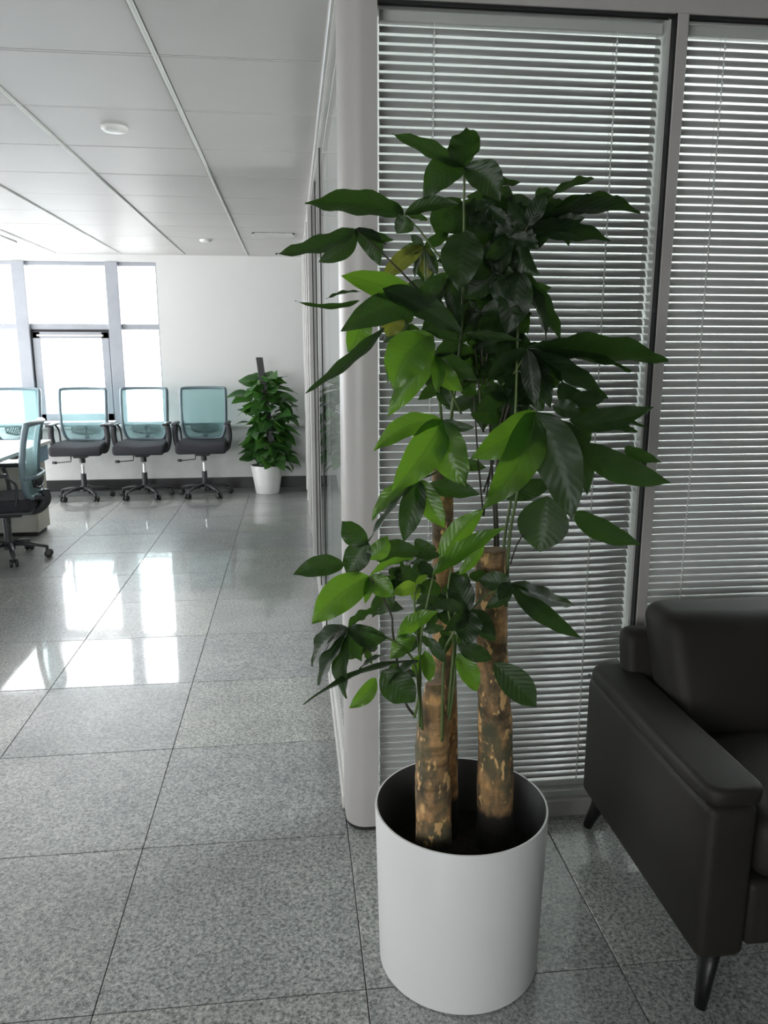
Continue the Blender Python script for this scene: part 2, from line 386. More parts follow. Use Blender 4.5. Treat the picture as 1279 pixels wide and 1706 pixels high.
# glazed partition along the hall
gp = struct(empty('wall_partition', (XP, 0, 0)))
obj('bottom_track', bx(-.012, .04, 2.2, 8.27, 0, .045, bev=.003), M['alu'], gp); obj('bottom_bead', bx(-.002, .03, 2.2, 8.27, .045, .058), M['alu'], gp)
obj('top_track', bx(-.016, .045, 2.2, 8.27, CZ - .04, CZ + .0, bev=.003), M['alu'], gp); obj('top_bead', bx(-.004, .03, 2.2, 8.27, CZ - .053, CZ - .04), M['alu'], gp)
js = [3.1, 3.72, 4.42, 5.12, 5.82, 6.5, 7.15, 7.75]
edges = [2.2] + js + [8.27]
for a, c in zip(edges, edges[1:]): obj('glass_pane', bx(.004, .014, a + .006, c - .006, .058, CZ - .053), M['glass'], gp)
for k, y in enumerate(js):
    if k == 0: continue
    obj('joint_gasket', bx(.001, .017, y - .006, y + .006, .058, CZ - .053), M['gasket'], gp)
    if k >= 3: obj('upright', bx(-.026, .03, y + .006, y + .05, .045, CZ - .04, bev=.003), M['alu'], gp)
# rounded corner post
def postprof(n=14):
    p = [(.131, 2.20), (.131, 2.165)]
    for i in range(1, n): a = PI + i / n * PI / 2; p.append((.131 + .062 + .062 * math.cos(a), 2.142 + .062 * math.sin(a)))
    return p + [(.193, 2.08), (.226, 2.08), (.226, 2.20)]
def prism(prof, z0, z1):
    b = bmesh.new(); A = [b.verts.new((x, y, z0)) for x, y in prof]; C = [b.verts.new((x, y, z1)) for x, y in prof]
    for i in range(len(prof)): b.faces.new((A[i], A[(i + 1) % len(A)], C[(i + 1) % len(A)], C[i]))
    b.faces.new(A[::-1]); b.faces.new(C); return b
cp = struct(empty('trim_5', (0, 0, 0)))
obj('corner_post', prism(postprof(), .012, CZ), M['satin'], cp, auto=.5)
obj('post_foot', prism([(x + (.002 if x < .15 else -.001), y + .002) for x, y in postprof()], 0, .012), M['gasket'], cp)

# blind partition facing the camera
bp = struct(empty('wall_blinds', (0, YB, 0)))
ZT = 2.262
obj('head_frame', bx(.226, 3.4, 0, .11, ZT, CZ, bev=.002), M['satin'], bp)
obj('bottom_frame', bx(.226, 3.4, 0, .11, 0, .056, bev=.002), M['satin'], bp)
bays = [(.226, .990), (1.026, 1.80), (1.836, 2.60)]
obj('mullion', bx(.996, 1.026, -.004, .11, .056, ZT, bev=.002), M['satin'], bp)
obj('mullion', bx(1.806, 1.836, -.004, .11, .056, ZT, bev=.002), M['satin'], bp)
obj('end_wall', bx(2.60, 4.5, 0, .11, 0, CZ), M['wall'], bp)
for x0, x1 in bays:
    obj('glass_pane', bx(x0 + .006, x1 - .006, .016, .022, .06, ZT - .006), M['glass'], bp)
    obj('glass_pane', bx(x0 + .006, x1 - .006, .096, .102, .06, ZT - .006), M['glass'], bp)
    for a in ((x1, x1 + .006, 0, .028, .056, ZT), (x0, x1, .006, .028, ZT - .006, ZT)): obj('frame_gasket', bx(*a), M['gasket'], bp)
    obj('inner_sill', bx(x0, x1, .022, .11, .056, .075), M['alu'], bp)
    if x0 > .3: obj('inner_jamb', bx(x0, x0 + .006, .022, .096, .075, ZT), M['alu'], bp)
    obj('inner_jamb', bx(x1 - .006, x1, .022, .096, .075, ZT), M['alu'], bp)
PIT = .02166
def slatmesh(x0, x1):
    b = bmesh.new(); n = 6; rows = []
    th = math.radians(SLAT_TILT); wd = .0216
    for i in range(n + 1):
        s = (i / n - .5) * wd; c = .0030 * (1 - (2 * i / n - 1) ** 2)
        y = s * math.cos(th) - c * math.sin(th); z = s * math.sin(th) + c * math.cos(th)
        rows.append((y, z))
    t = .0003; pr = rows + [(y + t * math.sin(th), z - t * math.cos(th)) for y, z in rows[::-1]]
    A = [b.verts.new((x0, y, z)) for y, z in pr]; C = [b.verts.new((x1, y, z)) for y, z in pr]
    for i in range(len(pr)): b.faces.new((A[i], A[(i + 1) % len(pr)], C[(i + 1) % len(pr)], C[i]))
    b.faces.new(A[::-1]); b.faces.new(C)
    bmesh.ops.recalc_face_normals(b, faces=b.faces)
    me = bpy.data.meshes.new('slat'); b.to_mesh(me); b.free()
    for p in me.polygons: p.use_smooth = len(p.vertices) == 4 and p.area > 1e-3
    return me
SLAT_TILT = 60
blab = ['grey venetian blind behind the leaves of the large money tree', 'grey venetian blind above the leather armchair', 'grey venetian blind rightmost in the glass partition']
cords = [(.376, .858), (1.155, 1.67), (1.97, 2.47)]
for k, (x0, x1) in enumerate(bays):
    bl = empty('venetian_blind', ((x0 + x1) / 2, YB + .059, .09), 0, blab[k], 'blind', 'venetian blinds in the glass partition')
    hw = (x1 - x0) / 2 - (.012 if k else .010)
    me = slatmesh(-hw, hw)
    ns = int((ZT - .045 - .115) / PIT)
    for i in range(ns + 1):
        o = link('slat', me, M['slat'], bl); o.location = (R.uniform(-.0012, .0012), 0, .024 + i * PIT); zz = min(1, max(0, (1.4 - .114 - i * PIT) / 1.15)); o.rotation_euler = (R.uniform(-.02, .02) - math.radians(26) * zz, 0, 0)
    obj('bottom_rail', bx(-hw, hw, -.011, .011, -.012, .008, bev=.002), M['alu'], bl)
    obj('head_rail', bx(-hw, hw, -.013, .013, ZT - .09 - .032, ZT - .09 - .006, bev=.002), M['alu'], bl)
    for c in cords[k]:
        b = bmesh.new(); cx = c - (x0 + x1) / 2
        tube(b, [(cx, -.0118, 0), (cx, -.0118, ZT - .12)], .0009, 5)
        tube(b, [(cx, .0118, 0), (cx, .0118, ZT - .12)], .0011, 5)
        for i in range(ns + 1): box(b, cx - .0026 + .001 * (i % 2), cx + .0016 + .001 * (i % 2), -.0136, -.0108, .014 + i * PIT - .005, .014 + i * PIT + .005)
        obj('ladder_cord', b, M['cord'], bl)

# ------------------------------------------------------------------ the large money tree
PC = (.363, 1.578)
tree = empty('potted_money_tree', (PC[0], PC[1], 0), 0, 'tall money tree with broad palm-shaped leaves in a white cylinder pot', 'plant')
def local(p): return Vector(p) - Vector((PC[0], PC[1], 0))
b = lathe(bmesh.new(), [(0, .0), (.183, .0), (.188, .004), (.1985, .396), (.1975, .400), (.1935, .400), (.193, .396), (.188, .24), (0, .24)], 96)
pot = obj('pot', b, M['potwhite'], tree, auto=.6)
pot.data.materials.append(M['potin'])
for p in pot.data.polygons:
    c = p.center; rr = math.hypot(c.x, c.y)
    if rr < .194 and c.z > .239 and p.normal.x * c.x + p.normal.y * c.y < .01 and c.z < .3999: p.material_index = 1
b = bmesh.new()
rings = []
for i in range(9):
    r = .1885 * i / 8; rings.append([b.verts.new((r * math.cos(a * PI / 16), r * math.sin(a * PI / 16), .262 + R.uniform(-.004, .006) - .006 * (i / 8) ** 2)) for a in range(32)] if i else [b.verts.new((0, 0, .266))])
for A, C in zip(rings, rings[1:]):
    for j in range(32):
        f = [A[j % len(A)], A[(j + 1) % len(A)], C[(j + 1) % 32], C[j]]
        f2 = []
        for v in f:
            if v not in f2: f2.append(v)
        b.faces.new(f2)
obj('soil', b, M['soil'], tree, smooth=True)

def trunk(ctrl, rads, seed, tilt=.0):
    rr = random.Random(seed); path = smoothpath([local(c) for c in ctrl], 16); k = len(path); n = 26
    b = bmesh.new(); rings = []; ph = [rr.uniform(0, 6.28) for _ in range(6)]
    for i, p in enumerate(path):
        t = i / (k - 1); f = t * (len(rads) - 1); q = min(int(f), len(rads) - 2); r0 = rads[q] + (rads[q + 1] - rads[q]) * (f - q)
        ring = []
        for j in range(n):
            a = 2 * PI * j / n
            r = r0 * (1 + .035 * math.sin(2 * a + ph[0] + 3 * t) + .03 * math.sin(3 * a + ph[1] - 5 * t) + .02 * math.sin(5 * a + ph[2] + 9 * t) + .022 * math.sin(34 * t + ph[3] + math.sin(a)) + rr.uniform(-.012, .012))
            ring.append(b.verts.new(p + Vector((r * math.cos(a), r * math.sin(a), tilt * math.cos(a + 1) * (1 if i == k - 1 else 0)))))
        rings.append(ring)
    for A, C in zip(rings, rings[1:]):
        for j in range(n): b.faces.new((A[j], A[(j + 1) % n], C[(j + 1) % n], C[j]))
    b.faces.new(rings[0][::-1])
    top = bmesh.ops.inset_region(b, faces=[b.faces.new(rings[-1])], thickness=.004)['faces']
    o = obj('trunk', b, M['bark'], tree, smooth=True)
    # sawn end disc
    b = bmesh.new(); rg = path[-1]; rN = rads[-1]
    vs = [b.verts.new(rg + Vector((rN * .93 * math.cos(2 * PI * j / 24), rN * .93 * math.sin(2 * PI * j / 24), .003 + tilt * math.cos(2 * PI * j / 24 + 1)))) for j in range(24)]
    vb = [b.verts.new(v.co - Vector((0, 0, .01))) for v in vs]
    b.faces.new(vs)
    for j in range(24): b.faces.new((vb[j], vb[(j + 1) % 24], vs[(j + 1) % 24], vs[j]))
    obj('sawn_end', b, M['cut'], o); return o
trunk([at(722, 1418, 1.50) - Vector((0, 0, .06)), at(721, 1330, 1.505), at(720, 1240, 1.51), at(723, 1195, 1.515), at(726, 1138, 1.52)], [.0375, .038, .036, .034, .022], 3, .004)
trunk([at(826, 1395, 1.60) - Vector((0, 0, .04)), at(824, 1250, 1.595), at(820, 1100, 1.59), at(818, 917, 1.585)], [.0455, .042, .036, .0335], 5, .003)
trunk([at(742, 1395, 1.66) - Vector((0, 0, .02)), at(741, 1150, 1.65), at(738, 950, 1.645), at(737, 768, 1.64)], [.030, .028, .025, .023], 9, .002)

# branches
def branch(pts, r0, r1, m='stem'):
    P = smoothpath([local(at(*p)) for p in pts], 6)
    return obj('stem', tube(bmesh.new(), P, lambda t: r0 + (r1 - r0) * t, 7), M[m], tree, smooth=True)
branch([(744, 790, 1.64), (752, 690, 1.62), (768, 560, 1.60), (772, 420, 1.58), (773, 281, 1.55)], .0045, .0022)
branch([(740, 800, 1.64), (735, 700, 1.66), (725, 600, 1.64), (712, 500, 1.62), (706, 412, 1.60)], .004, .0022)
branch([(835, 1000, 1.57), (840, 900, 1.58), (852, 820, 1.59), (858, 700, 1.60), (862, 560, 1.62), (862, 447, 1.62)], .004, .0025)
branch([(843, 1010, 1.56), (848, 900, 1.56), (862, 820, 1.56), (880, 740, 1.54), (893, 684, 1.50)], .004, .0025)
branch([(832, 985, 1.61), (828, 880, 1.62), (826, 800, 1.63), (840, 700, 1.64), (878, 600, 1.64)], .004, .0025, 'darkstem')
branch([(822, 975, 1.62), (824, 880, 1.63), (818, 760, 1.66), (812, 600, 1.68), (815, 480, 1.68)], .004, .0025, 'darkstem')
branch([(690, 1195, 1.49), (700, 1140, 1.48), (696, 1060, 1.46), (690, 1000, 1.44), (695, 975, 1.43)], .0032, .0018)
branch([(703, 1215, 1.47), (699, 1130, 1.46), (703, 1050, 1.45), (722, 957, 1.45)], .0032, .0018)
branch([(736, 1235, 1.475), (737, 1160, 1.46), (740, 1090, 1.45), (752, 1060, 1.44), (782, 1018, 1.44)], .0032, .0018)
branch([(746, 1190, 1.485), (752, 1120, 1.47), (755, 1070, 1.46), (745, 1000, 1.46), (752, 940, 1.47)], .0032, .0018)
branch([(748, 1200, 1.487), (757, 1130, 1.48), (762, 1060, 1.47), (800, 1000, 1.47), (852, 972, 1.48)], .003, .0018)
branch([(688, 1190, 1.49), (672, 1160, 1.47), (655, 1060, 1.45), (650, 1020, 1.44), (616, 961, 1.42)], .0030, .0018, 'darkstem')
branch([(699, 1210, 1.47), (694, 1120, 1.44), (672, 1080, 1.43), (620, 1052, 1.42), (580, 1045, 1.42)], .0030, .0018)
branch([(738, 780, 1.63), (720, 790, 1.58), (698, 798, 1.54)], .0026, .0018)
branch([(741, 770, 1.63), (740, 740, 1.58), (737, 700, 1.51)], .0026, .0018)
branch([(768, 689, 1.62), (752, 655, 1.59), (735, 626, 1.56), (724, 592, 1.54)], .0024, .0018)
branch([(772, 640, 1.60), (740, 560, 1.58), (703, 508, 1.54)], .0024, .0018)
branch([(712, 500, 1.62), (681, 466, 1.58), (640, 425, 1.56), (593, 381, 1.54)], .0022, .0016, 'darkstem')
branch([(771, 470, 1.59), (729, 423, 1.57), (700, 385, 1.56), (673, 357, 1.55)], .0022, .0016)
branch([(807, 673, 1.66), (830, 648, 1.65), (857, 620, 1.62), (879, 582, 1.58)], .0022, .0016)
branch([(812, 560, 1.67), (840, 450, 1.62), (879, 377, 1.56)], .0024, .0016, 'darkstem')
branch([(850, 1120 - 180, 1.57), (862, 905, 1.58), (885, 875, 1.60), (915, 829, 1.60)], .0018, .0014, 'darkstem')

def leafgeo(name, Bp, Tp, width, roll, bend, mtl, parent, rip=1.0, sag=.05, fold=.12, widest=.85, nl=14):
    ax = Tp - Bp; ln = ax.length; t0 = ax.normalized()
    view = ((Bp + Tp) / 2 - EYE).normalized()
    side = t0.cross(view).normalized()
    if side.length < .5: side = rt.copy()
    nrm0 = side.cross(t0).normalized()
    rot = Matrix.Rotation(roll, 3, t0); sd = rot @ side; nr = rot @ nrm0
    if nr.z < 0: nr = -nr
    vs = []; nc = 4; uvs = []
    for i in range(nl + 1):
        t = i / nl
        wv = max(0.0, math.sin(PI * t ** widest)) ** .72 if 0 < t < 1 else 0
        if t > .82: wv *= 1 - .35 * ((t - .82) / .18) ** .8
        hw = width / 2 * wv
        c = Bp + ax * t + side * (bend * 4 * t * (1 - t)) + Vector((0, 0, -1)) * (sag * ln * (t * t * 1.1 - t * .35 if t > .3 else 0) * 0.0) + nr * (sag * ln * (math.sin(PI * t)))
        for j in range(-nc, nc + 1):
            u = j / nc
            rp = rip * width * .035 * math.sin(t * 19 + (2 if u > 0 else 0) + Bp.x * 90) * abs(u) ** 2
            vs.append(c + sd * (u * hw) + nr * (abs(u) * hw * fold * 2 - .3 * hw * fold + rp) + nr * (.006 * width * 10 * u * u * math.sin(3 * t)) * .3)
            uvs.append((.5 + u / 2, t))
    fc = []; k = 2 * nc + 1
    for i in range(nl):
        for j in range(k - 1):
            a = i * k + j; fc.append((a, a + 1, a + k + 1, a + k))
    o3 = Bp.copy()
    me = bpy.data.meshes.new(name); me.from_pydata([tuple(v - o3) for v in vs], [], fc)
    ul = me.uv_layers.new(name='UVMap')
    for p in me.polygons:
        p.use_smooth = True
        for li in p.loop_indices: ul.data[li].uv = uvs[me.loops[li].vertex_index]
    o = link(name, me, mtl, parent); o.location = local(o3) if parent is tree else o3
    return o
BACKLIT = {(567, 459), (579, 588), (646, 694), (771, 652), (727, 655), (803, 849), (651, 821), (622, 752), (776, 812), (619, 868), (741, 880), (702, 850), (519, 1040), (656, 994), (646, 892),
         (806, 848), (842, 878), (808, 902), (581, 1180), (730, 1018), (650, 1098), (716, 1136), (692, 1130), (608, 1006), (690, 931), (655, 650), (645, 640), (784, 764), (794, 1153), (733, 925)}  # tips of the leaves that get the painted glow
def leaf(bx_, by_, Yb, tx, ty, Yt, wpx, bend=0, roll=None, kind='leaf', widest=.85, rip=1.7):
    Bp = at(bx_, by_, Yb); Tp = at(tx, ty, Yt); ln = (Tp - Bp).length
    sc = ((Bp + Tp) / 2 - EYE).dot(fw) / FOC; wa = wpx * sc
    real = max(wa, .30 * ln)
    if kind == 'leaf' and (tx, ty) in BACKLIT: kind = 'fresh'
    if roll is None:
        roll = math.acos(min(1, wa / real)) * R.choice((-1, 1))
        if abs(roll) < .3: roll = R.uniform(-.35, .35)
    else: roll = math.radians(roll)
    real = wa / max(.2, math.cos(roll))
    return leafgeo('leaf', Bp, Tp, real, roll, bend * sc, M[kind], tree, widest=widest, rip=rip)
def group(hx, hy, hY, tips):
    for t in tips:
        tx, ty, wpx = t[:3]; kw = t[3] if len(t) > 3 else {}
        kw = dict(kw); dY = kw.pop('dY', None)
        if dY is None: dY = R.uniform(-.05, .06)
        leaf(hx, hy, hY, tx, ty, hY + dY, wpx, **kw)
# crown
group(773, 278, 1.55, [(653, 223, 26, dict(bend=4, roll=45, dY=-.04)), (778, 213, 54, dict(dY=-.07, roll=15)), (705, 333, 50, dict(bend=-14, roll=10, dY=-.02)), (833, 336, 52, dict(bend=12, roll=-10, dY=-.02)), (857, 362, 24, dict(bend=-10, dY=.08))])
leaf(800, 281, 1.56, 868, 304, 1.58, 13, -12)
group(593, 381, 1.54, [(459, 423, 27, dict(bend=16, dY=-.05)), (530, 437, 36, dict(bend=9)), (632, 443, 36, dict(bend=9)), (656, 400, 17, dict(bend=-6)), (643, 408, 12)])
group(673, 357, 1.55, [(508, 340, 40, dict(bend=-2, dY=-.06)), (646, 333, 16), (765, 340, 24, dict(bend=5)), (660, 389, 34, dict(bend=6)), (712, 367, 14)])
group(706, 410, 1.60, [(662, 424, 20), (634, 470, 30, dict(kind='yellowing', bend=-4)), (690, 464, 10), (712, 468, 28, dict(kind='yellowing')), (729, 458, 22), (748, 388, 20), (684, 391, 15)])
leaf(794, 344, 1.60, 727, 378, 1.58, 42, 6); leaf(768, 330, 1.64, 728, 398, 1.63, 46, -8); leaf(790, 330, 1.64, 770, 400, 1.64, 50)
leaf(775, 385, 1.54, 764, 484, 1.49, 70, 0, 5, widest=.9)
leaf(742, 460, 1.52, 703, 510, 1.50, 30, -6); leaf(745, 462, 1.55, 768, 545, 1.55, 26)
leaf(742, 465, 1.56, 700, 520, 1.58, 34)
# left middle
leaf(710, 512, 1.50, 567, 459, 1.43, 44, -6, -10); leaf(703, 508, 1.52, 567, 552, 1.45, 52, -10, 15)
leaf(600, 500, 1.50, 491, 501, 1.44, 9, 16, 55); leaf(600, 486, 1.52, 543, 498, 1.50, 5, 0, 75)
leaf(600, 520, 1.56, 579, 588, 1.54, 42, 8, 0, 'leaf'); leaf(660, 520, 1.58, 646, 562, 1.57, 40, 0, 0, 'yellowing')
leaf(637, 480, 1.47, 772, 558, 1.50, 44, 4, 20); leaf(640, 545, 1.50, 508, 655, 1.42, 20, 14, 50)
leaf(714, 560, 1.50, 655, 650, 1.47, 74, -12, 5, widest=.75); leaf(724, 556, 1.52, 645, 640, 1.55, 50, -16)
group(724, 592, 1.54, [(646, 694, 40, dict(bend=-6, roll=10)), (771, 652, 34, dict(bend=-8, roll=-10)), (727, 655, 24, dict(bend=6)), (795, 634, 34), (766, 568, 24)])
# right upper
group(879, 377, 1.56, [(1035, 329, 30, dict(bend=-6, dY=.08)), (1066, 353, 24, dict(bend=4, dY=.09)), (1016, 400, 32, dict(bend=-6, dY=.05)), (957, 401, 34, dict(bend=6)), (909, 320, 30), (845, 335, 26), (820, 395, 40)])
leaf(905, 333, 1.56, 990, 298, 1.63, 12, -3); leaf(870, 395, 1.58, 900, 459, 1.58, 36, -16)
group(862, 447, 1.60, [(843, 560, 56, dict(roll=5, bend=6)), (936, 570, 30, dict(bend=-6, dY=.05)), (910, 572, 18, dict(bend=3)), (800, 500, 50), (790, 440, 46)])
group(879, 582, 1.58, [(1113, 601, 46, dict(bend=-8, dY=.06)), (1050, 620, 26, dict(bend=2, dY=.05)), (1012, 664, 34, dict(bend=-6)), (917, 680, 38), (892, 678, 32), (809, 640, 22, dict(bend=-4)), (945, 650, 12)])
leaf(930, 640, 1.56, 1010, 700, 1.57, 40, -10)
leaf(775, 556, 1.52, 868, 567, 1.50, 15, -3, 45)
leaf(766, 568, 1.52, 704, 546, 1.52, 18, 3, 45)
# big front right group
group(893, 686, 1.50, [(954, 868, 78, dict(bend=12, roll=8, dY=-.08, widest=.75)), (803, 849, 66, dict(bend=14, roll=-8, dY=-.06, widest=.72)), (784, 764, 56, dict(bend=6, roll=-15, dY=-.02))])
leaf(935, 700, 1.55, 978, 825, 1.52, 40, 10); leaf(880, 700, 1.55, 868, 795, 1.56, 42); leaf(965, 700, 1.56, 975, 750, 1.56, 30)
leaf(948, 700, 1.50, 1088, 678, 1.50, 40, -12, 15); leaf(1000, 707, 1.53, 1062, 720, 1.55, 16); leaf(1010, 700, 1.54, 1078, 714, 1.56, 6, 0, 70)
leaf(966, 740, 1.50, 1118, 805, 1.50, 50, -14, 10); leaf(920, 676, 1.50, 968, 688, 1.49, 30); leaf(938, 668, 1.52, 1010, 662, 1.55, 28)
leaf(1040, 745, 1.52, 1101, 770, 1.54, 22, -6)
leaf(912, 826, 1.60, 899, 920, 1.58, 84, 0, 5, widest=1.0, rip=.2); leaf(954, 853, 1.58, 1069, 908, 1.58, 38, -10, 15)
leaf(838, 828, 1.58, 922, 803, 1.58, 34)
# centre bright groups
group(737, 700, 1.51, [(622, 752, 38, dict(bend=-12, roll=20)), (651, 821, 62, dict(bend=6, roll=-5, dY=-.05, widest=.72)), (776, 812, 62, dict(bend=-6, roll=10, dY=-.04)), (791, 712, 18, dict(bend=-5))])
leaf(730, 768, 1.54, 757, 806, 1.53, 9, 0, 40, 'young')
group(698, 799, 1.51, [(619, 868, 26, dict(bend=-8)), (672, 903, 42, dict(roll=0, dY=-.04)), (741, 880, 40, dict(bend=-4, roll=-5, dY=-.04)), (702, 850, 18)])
leaf(712, 810, 1.50, 800, 824, 1.50, 32, 0, 20); leaf(684, 808, 1.50, 609, 910, 1.46, 9, 4, 72)
# lower left
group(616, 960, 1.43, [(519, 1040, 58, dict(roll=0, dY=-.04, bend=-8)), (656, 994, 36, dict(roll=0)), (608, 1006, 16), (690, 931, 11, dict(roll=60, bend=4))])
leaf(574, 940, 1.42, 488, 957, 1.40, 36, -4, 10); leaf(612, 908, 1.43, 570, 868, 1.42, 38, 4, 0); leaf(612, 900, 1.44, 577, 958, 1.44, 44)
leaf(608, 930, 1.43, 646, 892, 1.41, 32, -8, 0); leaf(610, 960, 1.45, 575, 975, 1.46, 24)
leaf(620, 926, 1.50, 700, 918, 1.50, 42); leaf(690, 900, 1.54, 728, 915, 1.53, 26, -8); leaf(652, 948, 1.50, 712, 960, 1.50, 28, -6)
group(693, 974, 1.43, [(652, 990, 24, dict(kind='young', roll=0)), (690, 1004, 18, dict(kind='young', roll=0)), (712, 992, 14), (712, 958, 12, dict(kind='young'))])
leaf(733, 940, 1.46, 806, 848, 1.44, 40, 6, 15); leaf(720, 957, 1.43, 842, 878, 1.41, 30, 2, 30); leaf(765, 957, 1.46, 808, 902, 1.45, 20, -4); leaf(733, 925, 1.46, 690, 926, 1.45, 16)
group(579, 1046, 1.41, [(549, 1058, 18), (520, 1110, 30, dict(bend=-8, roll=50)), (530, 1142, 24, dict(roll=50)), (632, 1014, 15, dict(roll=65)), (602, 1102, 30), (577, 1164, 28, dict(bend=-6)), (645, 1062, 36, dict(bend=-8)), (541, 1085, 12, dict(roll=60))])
leaf(655, 985, 1.46, 618, 1024, 1.46, 34)
leaf(695, 1100, 1.43, 505, 1174, 1.36, 10, -6, 60); leaf(626, 1129, 1.42, 581, 1180, 1.40, 28, 6, 0)
leaf(636, 1118, 1.43, 692, 1168, 1.42, 56, 0, 10); leaf(696, 1100, 1.42, 648, 1140, 1.41, 14, 0, 65); leaf(640, 1090, 1.44, 597, 1117, 1.43, 7, 0, 70)
leaf(662, 1062, 1.43, 730, 1018, 1.43, 28, 4, 25); leaf(704, 1050, 1.44, 740, 1044, 1.44, 16); leaf(690, 1058, 1.43, 650, 1098, 1.42, 32); leaf(715, 1062, 1.43, 742, 1104, 1.42, 20)
leaf(708, 1084, 1.45, 716, 1136, 1.45, 24); leaf(700, 1090, 1.45, 692, 1130, 1.46, 20)
group(782, 1018, 1.43, [(752, 955, 44, dict(roll=0)), (775, 1076, 46), (826, 1060, 34), (712, 1008, 22), (740, 1052, 26)])
group(852, 972, 1.48, [(956, 1008, 24, dict(bend=-10)), (969, 1064, 34, dict(bend=-10, roll=10)), (892, 1024, 20), (808, 1014, 26, dict(bend=6)), (796, 966, 34), (830, 1000, 26)])
leaf(822, 1104, 1.52, 893, 1178, 1.49, 50, 4, 5, widest=.95, rip=.3); leaf(762, 1088, 1.46, 794, 1153, 1.45, 34, 4, 5); leaf(762, 1074, 1.46, 820, 1098, 1.46, 30)
# inner and rear foliage of the crown
for hx, hy, hY, n, rad in ((760, 610, 1.64, 5, 54), (835, 565, 1.62, 5, 58), (885, 640, 1.64, 5, 52), (835, 690, 1.66, 5, 56), (905, 370, 1.62, 4, 50), (925, 362, 1.60, 5, 46), (895, 345, 1.64, 4, 48), (655, 965, 1.50, 4, 36), (605, 1075, 1.48, 4, 34), (725, 1015, 1.50, 5, 38), (660, 1120, 1.50, 3, 32), (700, 935, 1.52, 4, 38), (795, 1040, 1.50, 4, 36), (828, 350, 1.66, 5, 72), (838, 385, 1.60, 6, 70), (822, 455, 1.58, 6, 74), (800, 520, 1.62, 5, 66), (850, 490, 1.66, 5, 66), (870, 640, 1.68, 5, 58), (800, 610, 1.72, 5, 62), (740, 520, 1.62, 4, 56), (735, 640, 1.66, 4, 50), (800, 420, 1.68, 6, 70), (845, 420, 1.64, 5, 60), (785, 500, 1.70, 6, 66), (830, 510, 1.68, 5, 64), (815, 345, 1.60, 4, 50), (800, 460, 1.62, 5, 66), (770, 540, 1.64, 4, 60), (840, 590, 1.68, 5, 66), (790, 585, 1.66, 4, 58), (900, 600, 1.66, 5, 56), (845, 660, 1.64, 5, 58), (790, 660, 1.70, 4, 56), (715, 470, 1.66, 4, 52), (680, 540, 1.62, 3, 50), (845, 395, 1.58, 5, 52), (770, 770, 1.66, 3, 42), (640, 1000, 1.52, 3, 34), (735, 990, 1.52, 5, 48), (780, 960, 1.53, 3, 36), (700, 1060, 1.50, 3, 36), (750, 1060, 1.50, 3, 36), (670, 930, 1.55, 3, 34)):
    a0 = R.uniform(0, 6.28)
    for i in range(n):
        a = a0 + i * 2 * PI / n + R.uniform(-.25, .25); rr = rad * R.uniform(.8, 1.1)
        leaf(hx, hy, hY, hx + rr * math.cos(a), hy + rr * math.sin(a) * .85 + 10, hY + R.uniform(-.06, .06), rr * R.uniform(.46, .62), R.uniform(-6, 6))
    if hy in (420, 500, 600, 660): branch([(hx, hy, hY), ((hx + 800) / 2, hy + 90, 1.66), (805, min(hy + 220, 860), 1.66)], .0016, .0024, 'darkstem')

# ------------------------------------------------------------------ armchair
ac = empty('leather_armchair', (1.22, 1.69, 0), 0, 'dark brown leather armchair beside the large white pot', 'armchair')
AX, AY = 1.22, 1.69
def A_(x0, x1, y0, y1, z0, z1, bev=.02, seg=4): return box(bmesh.new(), x0 - AX, x1 - AX, y0 - AY, y1 - AY, z0, z1, bev=bev, seg=seg)
def sculpt(bm, f):
    for v in bm.verts: v.co = f(v.co)
    return bm
for s in (0, 1):
    x0, x1 = (.832, .952) if s == 0 else (1.488, 1.608)
    b = A_(x0 + .004, x1 - .004, 1.345, 2.03, .125, .494, .022)
    obj('arm_panel', b, M['leather'], ac, auto=.9)
    b = bx(x0 - .008 - AX, x1 + .004 - AX, 1.33 - AY, 2.0 - AY, .499, .542)
    bmesh.ops.bevel(b, geom=[e for e in b.edges if abs(e.verts[0].co.z - e.verts[1].co.z) > .02], offset=.04, segments=5, affect='EDGES', profile=.5)
    bmesh.ops.bevel(b, geom=[e for e in b.edges if abs(e.verts[0].co.z - e.verts[1].co.z) < .001 and len(e.link_faces) == 2 and e.calc_face_angle(0) > 1], offset=.016, segments=4, affect='EDGES', profile=.5); obj('arm_pad', b, M['leather'], ac, auto=.9)
    b = bmesh.new(); xx = (x0 if s == 0 else x1) - AX; q = 1 if s == 0 else -1
    tube(b, [(xx + .006 * q, -.325, .4965), (xx + .006 * q, .33, .4965)], .004, 6); obj('piping', b, M['leather'], ac, smooth=True)
b = A_(.95, 1.49, 1.355, 2.0, .14, .30, .02); obj('seat_base', b, M['leather'], ac, auto=.9)
b = A_(.958, 1.482, 1.345, 1.90, .30, .445, .045, 6); bmesh.ops.subdivide_edges(b, edges=b.edges[:], cuts=1, use_grid_fill=True)
sculpt(b, lambda c: Vector((c.x, c.y, c.z + (.02 * (1 - (c.x / .26) ** 2) * (1 - ((c.y + .08) / .34) ** 2) if c.z > .4 else 0)))); obj('seat_cushion', b, M['leather'], ac, smooth=True)
def lean(c, z0=.3, k=.22): return Vector((c.x, c.y + (c.z - z0) * k, c.z))
b = A_(.905, 1.535, 1.88, 1.95, .14, .655, .03, 4); sculpt(b, lambda c: lean(c, .3, .18)); obj('back_shell', b, M['leather'], ac, auto=.9)
b = A_(.968, 1.475, 1.72, 1.88, .43, .735, .05, 6); bmesh.ops.subdivide_edges(b, edges=b.edges[:], cuts=1, use_grid_fill=True)
